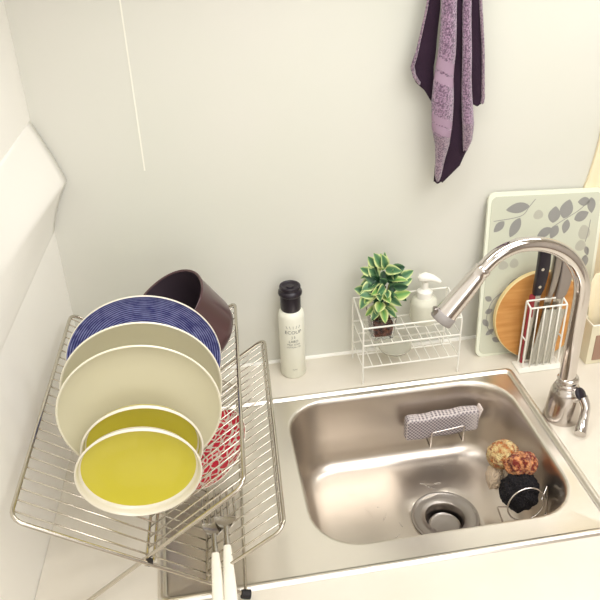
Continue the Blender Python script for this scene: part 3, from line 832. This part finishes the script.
for i in range(1, 5):
    x = kx0 + (kx1 - kx0) * i / 5
    bm = bmesh.new(); tube(bm, [(x, ky0, .002), (x, ky0, kh)], .0011, 6); link('front_wire', bm, M['whitewire'], ks)
bm = bmesh.new(); box(bm, (kx0 - .010, ky0 - .012, .0003), (kx1 + .006, ky1 + .004, .0028), .001); link('base_tray', bm, M['whitewire'], ks)

def knife(label, cat, nm, base, lean, L_blade, w_blade, L_h, w_h, hm, bm_mat, rivets=0, yrot=0):
    """blade points down at base, handle up; local z up, x across width."""
    t = thing(nm, label, cat, base, (lean, yrot, 0))
    blade = bmesh.new()
    pts = [(-w_blade * .5, .012), (-w_blade * .1, .001), (w_blade * .35, 0), (w_blade * .5, .01), (w_blade * .5, L_blade), (-w_blade * .5, L_blade)]
    blade.free(); b_ = plate_xz(pts, -.0008, .0008); link('blade', b_, bm_mat, t, smooth=False, local=True)
    hb = bmesh.new(); rows = []
    for i in range(9):
        t2 = i / 8; w = w_h * (.80 + .2 * math.sin(PI * t2) + .12 * t2); dz = L_blade + L_h * t2; th = .0062
        if i in (0, 8): w *= .9; th *= .8
        cxo = .003 * math.sin(PI * t2)
        rows.append([hb.verts.new((cxo + x, y, dz)) for x, y in rrect(-w / 2, -th, w / 2, th, .003, 2)])
    for i in range(8): bridge(hb, rows[i], rows[i + 1])
    hb.faces.new(rows[0]); hb.faces.new(rows[-1]); bmesh.ops.recalc_face_normals(hb, faces=hb.faces)
    ho = link('handle', hb, hm, t, local=True); auto_smooth(ho, 50)
    for k in range(rivets):
        rb_ = bmesh.new(); z = L_blade + .016 + k * .03
        tube(rb_, [(0, -.0068, z), (0, .0068, z)], .0026, 12); r_ = link('rivet', rb_, M['blade'], ho, local=True)
    return t
knife('knife with a thick black riveted handle in the white wire stand', 'knife', 'kitchen_knife', (.5135, .9465, .004), -.06, .126, .014, .090, .0180, M['black'], M['blade'], 2, yrot=.05)
knife('knife with a brushed steel handle, second from left in the wire stand', 'knife', 'kitchen_knife', (.5310, .9465, .004), -.06, .120, .012, .086, .012, M['satin'], M['blade'], 0, yrot=.08)
knife('wide grey-handled knife in the wire stand, partly behind the faucet neck', 'knife', 'kitchen_knife', (.5490, .9465, .004), -.06, .116, .018, .064, .019, mat('grey_handle', rgb(150, 140, 132), .4, metal=.4), M['blade'], 0, yrot=.08)
# black flat sheath and ridged clear sheath, red strip
t = thing('plastic_board', 'thin red plastic board standing upright at the left of the wire knife stand', 'board', (.5050, .9475, .0032)); t.rotation_euler = (-.05, .03, 0)
link('board_body', plate_xz(rrect(-.0005, 0, .009, .128, .003), -.001, .001), M['red'], t, smooth=False, local=True)
t = thing('ridged_plastic_guard', 'pale ridged plastic guard inside the wire knife stand', 'guard', (.535, .9385, .004)); t.rotation_euler = (0, .08, 0)
b_ = bmesh.new(); N = 14; top = []
for k in range(N + 1):
    x = -.019 + .038 * k / N; y = -.0008 if k % 2 else .0008
    top.append((b_.verts.new((x, y, 0)), b_.verts.new((x + .004, y, .104))))
for k in range(N): b_.faces.new((top[k][0], top[k + 1][0], top[k + 1][1], top[k][1]))
o = link('guard_body', b_, M['sheath'], t, smooth=False, local=True); sm = o.modifiers.new('thick', 'SOLIDIFY'); sm.thickness = .0006

# ------------------------------------------------------------------ sponge on its holder
spg = thing('mesh_sponge', 'grey mesh-covered sponge on the wire holder at the back of the sink bowl', 'sponge', (.359, .8925, -.079))
bm = bmesh.new()
nx, nz2, ny = 16, 8, 4
vs = box(bm, (.2945, .8835, -.076), (.4150, .9035, -.033), .006, 3)
bmesh.ops.subdivide_edges(bm, edges=[e for e in bm.edges if e.calc_length() > .03], cuts=10, use_grid_fill=True)
for v in bm.verts:
    t = (v.co.x - .359) / .065
    v.co.z += .0025 * t + (.003 * max(0, t) ** 3 if v.co.z > -.05 else .007 * max(0, t) ** 4) + .0012 * math.sin(v.co.x * 150)
    v.co.y += -.003 * max(0, t) ** 2
spo = link('sponge_body', bm, M['mesh'], spg)
bm = bmesh.new(); box(bm, (.4120, .884, -.064), (.4160, .9005, -.029), .0015, 2, Matrix.Rotation(.3, 3, 'Y')); link('sponge_end_seam', bm, M['spongeend'], spg, label='pale folded end of the net')
mm_ = M['mesh']; tc = nd(mm_, 'ShaderNodeTexCoord'); mp = nd(mm_, 'ShaderNodeMapping'); mp.inputs['Rotation'].default_value = (0, PI / 4, 0); mp.inputs['Scale'].default_value = (230, 230, 230)
ck = nd(mm_, 'ShaderNodeTexVoronoi'); ck.inputs['Randomness'].default_value = 0.0; ck.inputs['Scale'].default_value = 1.0
ln(mm_, tc.outputs['Object'], mp.inputs[0]); ln(mm_, mp.outputs[0], ck.inputs['Vector'])
cr = nd(mm_, 'ShaderNodeValToRGB'); cr.color_ramp.elements[0].position = .3; cr.color_ramp.elements[0].color = rgb(122, 112, 118); cr.color_ramp.elements[1].position = .6; cr.color_ramp.elements[1].color = rgb(214, 204, 200)
ln(mm_, ck.outputs['Distance'], cr.inputs['Fac']); ln(mm_, cr.outputs[0], bsdf(mm_).inputs['Base Color'])
sh_ = thing('sponge_holder', 'small steel wire sponge holder stuck to the back wall of the sink bowl', 'holder', (.37, .885, -.10))
bm = bmesh.new()
tube(bm, fillet([(.334, .9085, -.088), (.334, .8775, -.090), (.334, .8765, -.058), (.388, .8765, -.052), (.388, .8775, -.086), (.388, .9085, -.084)], .003, 3), .0013, 8); link('wire_hook', bm, M['chrome'], sh_)
bm = bmesh.new(); box(bm, (.328, .9078, -.096), (.396, .9092, -.066), .001); link('backplate', bm, M['satin'], sh_)

# ------------------------------------------------------------------ yarn scrubbers in their ring holder
def blob(bm, c, r, sx=1, sy=1, sz=1, ridges=0, amp=.1, seed=0, rot=0):
    b_ = bmesh.new(); bmesh.ops.create_icosphere(b_, subdivisions=5, radius=1)
    rn = random.Random(seed); ph = [rn.uniform(0, 6) for _ in range(8)]
    for v in b_.verts:
        p = v.co.copy(); a_ = math.atan2(p.x, p.z)
        k = 1 + amp * .35 * math.sin(5 * p.x + ph[0]) * math.sin(5 * p.y + ph[1]) + amp * .3 * math.sin(9 * p.z + ph[2]) * math.sin(8 * p.x + ph[3])
        if ridges: k += amp * math.cos(ridges * a_) * (1 - p.y * p.y) ** .5
        k += rn.uniform(-.035, .035)
        v.co = Vector((p.x * sx * k, p.y * sy * k, p.z * sz * k)) * r
    bmesh.ops.rotate(b_, verts=b_.verts, cent=(0, 0, 0), matrix=Matrix.Rotation(rot, 3, 'X'))
    bmesh.ops.translate(b_, verts=b_.verts, vec=c)
    me = bpy.data.meshes.new('x'); b_.to_mesh(me); b_.free(); bm.from_mesh(me); bpy.data.meshes.remove(me)
def scrub(name, label, c, r, matn, **kw):
    bm = bmesh.new(); blob(bm, c, r, **kw); o = link(name, bm, M[matn])
    o.data.transform(Matrix.Translation(-Vector(c))); o.location = c
    return tag(o, label, 'scrubber')
scrub('yarn_scrubber', 'round yellow-orange yarn scrubber, topmost in the pile at the right wall of the sink bowl', (.4075, .777, -.027), .0235, 'yellowyarn', amp=.08, seed=1, sy=.8)
scrub('yarn_scrubber', 'reddish-brown ridged yarn scrubber between the yellow and black ones in the sink bowl', (.4250, .750, -.025), .0225, 'orangeyarn', ridges=7, amp=.10, seed=2, sy=.8, rot=.6)
scrub('yarn_scrubber', 'black yarn scrubber hanging in the wire ring holder in the sink bowl', (.4165, .729, -.056), .0275, 'blackyarn', amp=.25, seed=3, sx=1.0, sy=.95, sz=1.1)
scrub('yarn_scrubber', 'cream yarn scrubber, lowest of the pile in the sink bowl beneath the yellow one', (.4000, .777, -.070), .0150, 'creamyarn', amp=.2, seed=4, sz=1.5, sx=.8)
rh = thing('ring_holder', 'steel wire ring holder on the right wall of the sink bowl', 'holder', (.425, .70, -.07))
bm = bmesh.new(); N = 40; c = V(.4120, .6975, -.0490)
ring = [c + V(.0265 * math.cos(2 * PI * k / N), .0085 * math.sin(2 * PI * k / N), .0215 * math.sin(2 * PI * k / N) + .004 * math.cos(2 * PI * k / N)) for k in range(N)]
tube(bm, ring, .0012, 8, closed=True)
link('ring', bm, M['chrome'], rh)
bm = bmesh.new()
tube(bm, fillet([(.4360, .700, -.047), (.4480, .712, -.034), (.4480, .700, -.074), (.4360, .690, -.090)], .003, 3), .0012, 8)
tube(bm, fillet([(.4380, .700, -.050), (.4470, .705, -.052), (.4470, .700, -.078), (.4340, .694, -.080)], .003, 3), .0012, 8)
tube(bm, fillet([(.3860, .7000, -.052), (.378, .714, -.064), (.386, .700, -.092), (.434, .690, -.090)], .003, 3), .0012, 8)
link('bracket', bm, M['chrome'], rh)

# ------------------------------------------------------------------ towel
TW = {'back_left': (1.012, [(.335, .351, .57), (.327, .35, .525), (.316, .347, .482), (.324, .348, .465), (.336, .353, .454), (.350, .363, .431)]),
'edge_left': (1.008, [(.332, .336, .571), (.325, .329, .527), (.314, .32, .487), (.318, .323, .473), (.327, .33, .462)]),
'fold1': (.992, [(.347, .37, .572), (.348, .372, .541), (.346, .373, .502), (.343, .373, .469), (.341, .375, .441), (.344, .376, .406), (.351, .374, .376), (.353, .369, .354), (.353, .365, .331), (.355, .362, .323)]),
'mid': (1.004, [(.366, .384, .569), (.368, .386, .505), (.368, .392, .45), (.368, .395, .407), (.362, .402, .363), (.357, .394, .34), (.356, .368, .316)]),
'fold2': (.994, [(.375, .39, .57), (.378, .394, .519), (.382, .399, .466), (.385, .404, .431), (.388, .408, .402), (.390, .407, .38), (.392, .401, .365)]),
'back_right': (1.012, [(.388, .407, .566), (.392, .416, .501), (.398, .424, .431), (.406, .42, .425)]),
'edge_right': (1.006, [(.401, .407, .567), (.41, .416, .502), (.417, .424, .435), (.416, .423, .428)])}
TOPZ = .743
tw = thing('hand_towel', 'folded plum and violet terry towel hanging on the back wall above the wire shelf', 'towel', (.37, 1.0, .32))
def strip(rows, dep, bulge, mats, pick, th=.003):
    bm = bmesh.new(); J = 20; g = []
    rows = sorted(rows, key=lambda r: r[2])
    l0, r0, z0 = rows[-1]
    # continue upward to the hook, gathering
    rows = rows + [(.366 + (l0 - .366) * .85, .366 + (r0 - .366) * .85, z0 + .06), (.366 + (l0 - .366) * .35, .366 + (r0 - .366) * .35, TOPZ)]
    fine = []
    for i in range(len(rows) - 1):
        a, b = rows[i], rows[i + 1]; n = max(1, int((b[2] - a[2]) / .002))
        for j in range(n):
            t = j / n; fine.append(tuple(a[k] + (b[k] - a[k]) * t for k in range(3)))
    fine.append(rows[-1])
    for (l, r, z) in fine:
        w = r - l
        g.append([bm.verts.new((l + w * (.5 - .5 * math.cos(PI * j / J)), dep - min(bulge, w * .4) * math.sin(PI * j / J) + .0012 * math.sin(z * 70 + l * 200), z + .0015 * math.sin(j * .52 + l * 90))) for j in range(J + 1)])
    for i in range(len(g) - 1):
        for j in range(J):
            f = bm.faces.new((g[i][j], g[i][j + 1], g[i + 1][j + 1], g[i + 1][j]))
            c = f.calc_center_median(); f.material_index = pick(c.x, c.z)
    return bm
def band1(x, z):
    u = (x - .345) / .03
    zz = z + .015 * u
    if .470 < zz < .502: return 0 if .483 < zz < .486 else 1
    if .400 < zz < .424: return 0 if .411 < zz < .4135 else 1
    if z < .392: return 2
    return 0
for nm, matl, bul, pk in (('back_left', [M['terrydark']], .003, lambda x, z: 0), ('edge_left', [M['terrytip']], .002, lambda x, z: 0),
                          ('fold1', [M['terry'], M['terryband'], M['terrytip']], .010, band1), ('mid', [M['terrydark']], .004, lambda x, z: 0),
                          ('fold2', [M['terry'], M['terryband'], M['terrytip']], .008, lambda x, z: 2 if z < .405 else 0), ('back_right', [M['terrydark']], .003, lambda x, z: 0), ('edge_right', [M['terrytip']], .002, lambda x, z: 0)):
    dep, rows = TW[nm]
    if nm == 'fold1': rows = [(l, r - .004, z) for l, r, z in rows]
    if nm == 'fold2': rows = [(l + .002, r - .003, z) for l, r, z in rows]
    if nm == 'edge_left': rows = [(l, r - .0015, z) for l, r, z in rows]
    if nm == 'edge_right': rows = [(l + .003, r, z) for l, r, z in rows]
    o = link('towel_fold', strip(rows, dep, bul, matl, pk), matl, tw)
    sm = o.modifiers.new('thick', 'SOLIDIFY'); sm.thickness = .0012 if 'edge' in nm else .002; sm.offset = 0
hk = thing('wall_hook', 'steel wall hook holding the hand towel', 'hook', (.366, 1.03, .735))
bm = bmesh.new(); box(bm, (.354, WY - .004, .72), (.378, WY - .0005, .765), .002); link('backplate', bm, M['chrome'], hk)
bm = bmesh.new(); tube(bm, fillet([(.366, WY - .004, .745), (.366, .990, .738), (.366, .982, .755)], .01, 4), .003, 10); link('hook_arm', bm, M['chrome'], hk)

# ------------------------------------------------------------------ plastic film on the left wall
fl = bmesh.new(); NU, NV = 26, 34; g = []
rnf = random.Random(5)
def wx(y): return -.203 - (WY - y) * .0796
for i in range(NU + 1):
    row = []
    for j in range(NV + 1):
        u, v = i / NU, j / NV
        z = .445 - v * .17
        tri = max(0, v / .52) if v < .52 else max(0, (1 - v) / .48) ** 1.6
        y = 1.036 - (1 - u) * .50
        o_ = .003 * math.sin(PI * min(1, v * 1.02)) + .029 * tri * u ** 2.5 + .001 * math.sin(7 * u + 5 * v) * math.sin(PI * v)
        if v > .97: o_ = -.001
        if u < .03: o_ = -.001
        row.append(fl.verts.new((wx(y) + o_, y, z)))
    g.append(row)
for i in range(NU):
    for j in range(NV): fl.faces.new((g[i][j], g[i + 1][j], g[i + 1][j + 1], g[i][j + 1]))
fo = link('plastic_sheet', fl, M['film']); sm = fo.modifiers.new('thick', 'SOLIDIFY'); sm.thickness = .0008
tag(fo, 'crinkled white plastic sheet hanging against the left wall', 'sheet')

# ------------------------------------------------------------------ lights
def area(name, loc, target, sx, sy, power, col=(.985, .985, 1)):
    l = bpy.data.lights.new(name, 'AREA'); l.shape = 'RECTANGLE'; l.size = sx; l.size_y = sy; l.energy = power; l.color = col
    o = bpy.data.objects.new(name, l); COL.objects.link(o); o.location = loc
    o.rotation_euler = (Vector(target) - Vector(loc)).to_track_quat('-Z', 'Y').to_euler(); return o
area('ceiling_lamp', (.5, -.3, ZT - .03), (.4, -.2, 0), 1.5, 1.5, 34)
area('front_fill_light', (.45, -2.12, .75), (.45, 0, .55), 1.8, 1.1, 13, (.96, .98, 1))  # fill light added behind the camera to brighten the walls; no known source
area('under_cabinet_lamp', (.42, .80, .775), (.40, .86, 0), 1.1, .08, 2.6)
w = bpy.data.worlds.new('world'); sc.world = w; w.use_nodes = True
w.node_tree.nodes['Background'].inputs[0].default_value = (1, .96, .9, 1); w.node_tree.nodes['Background'].inputs[1].default_value = .3

# ------------------------------------------------------------------ camera
cam = bpy.data.cameras.new('camera'); co = bpy.data.objects.new('camera', cam); COL.objects.link(co)
cam.sensor_width = 36; cam.lens = 754.957 / 600 * 36; cam.clip_start = .02
r_ = V(.98573371, -.16534578, -.03146134); u_ = V(.11200056, .50484881, .85591095); f_ = V(.12563804, .84722397, -.51616531)
mw = Matrix(((r_.x, u_.x, -f_.x, 0), (r_.y, u_.y, -f_.y, 0), (r_.z, u_.z, -f_.z, .75), (0, 0, 0, 1)))
co.matrix_world = mw
sc.camera = co
vs_ = sc.view_settings
vs_.view_transform = 'Standard'; vs_.look = 'None'; vs_.gamma = 1; vs_.use_curve_mapping = False; vs_.exposure = .06
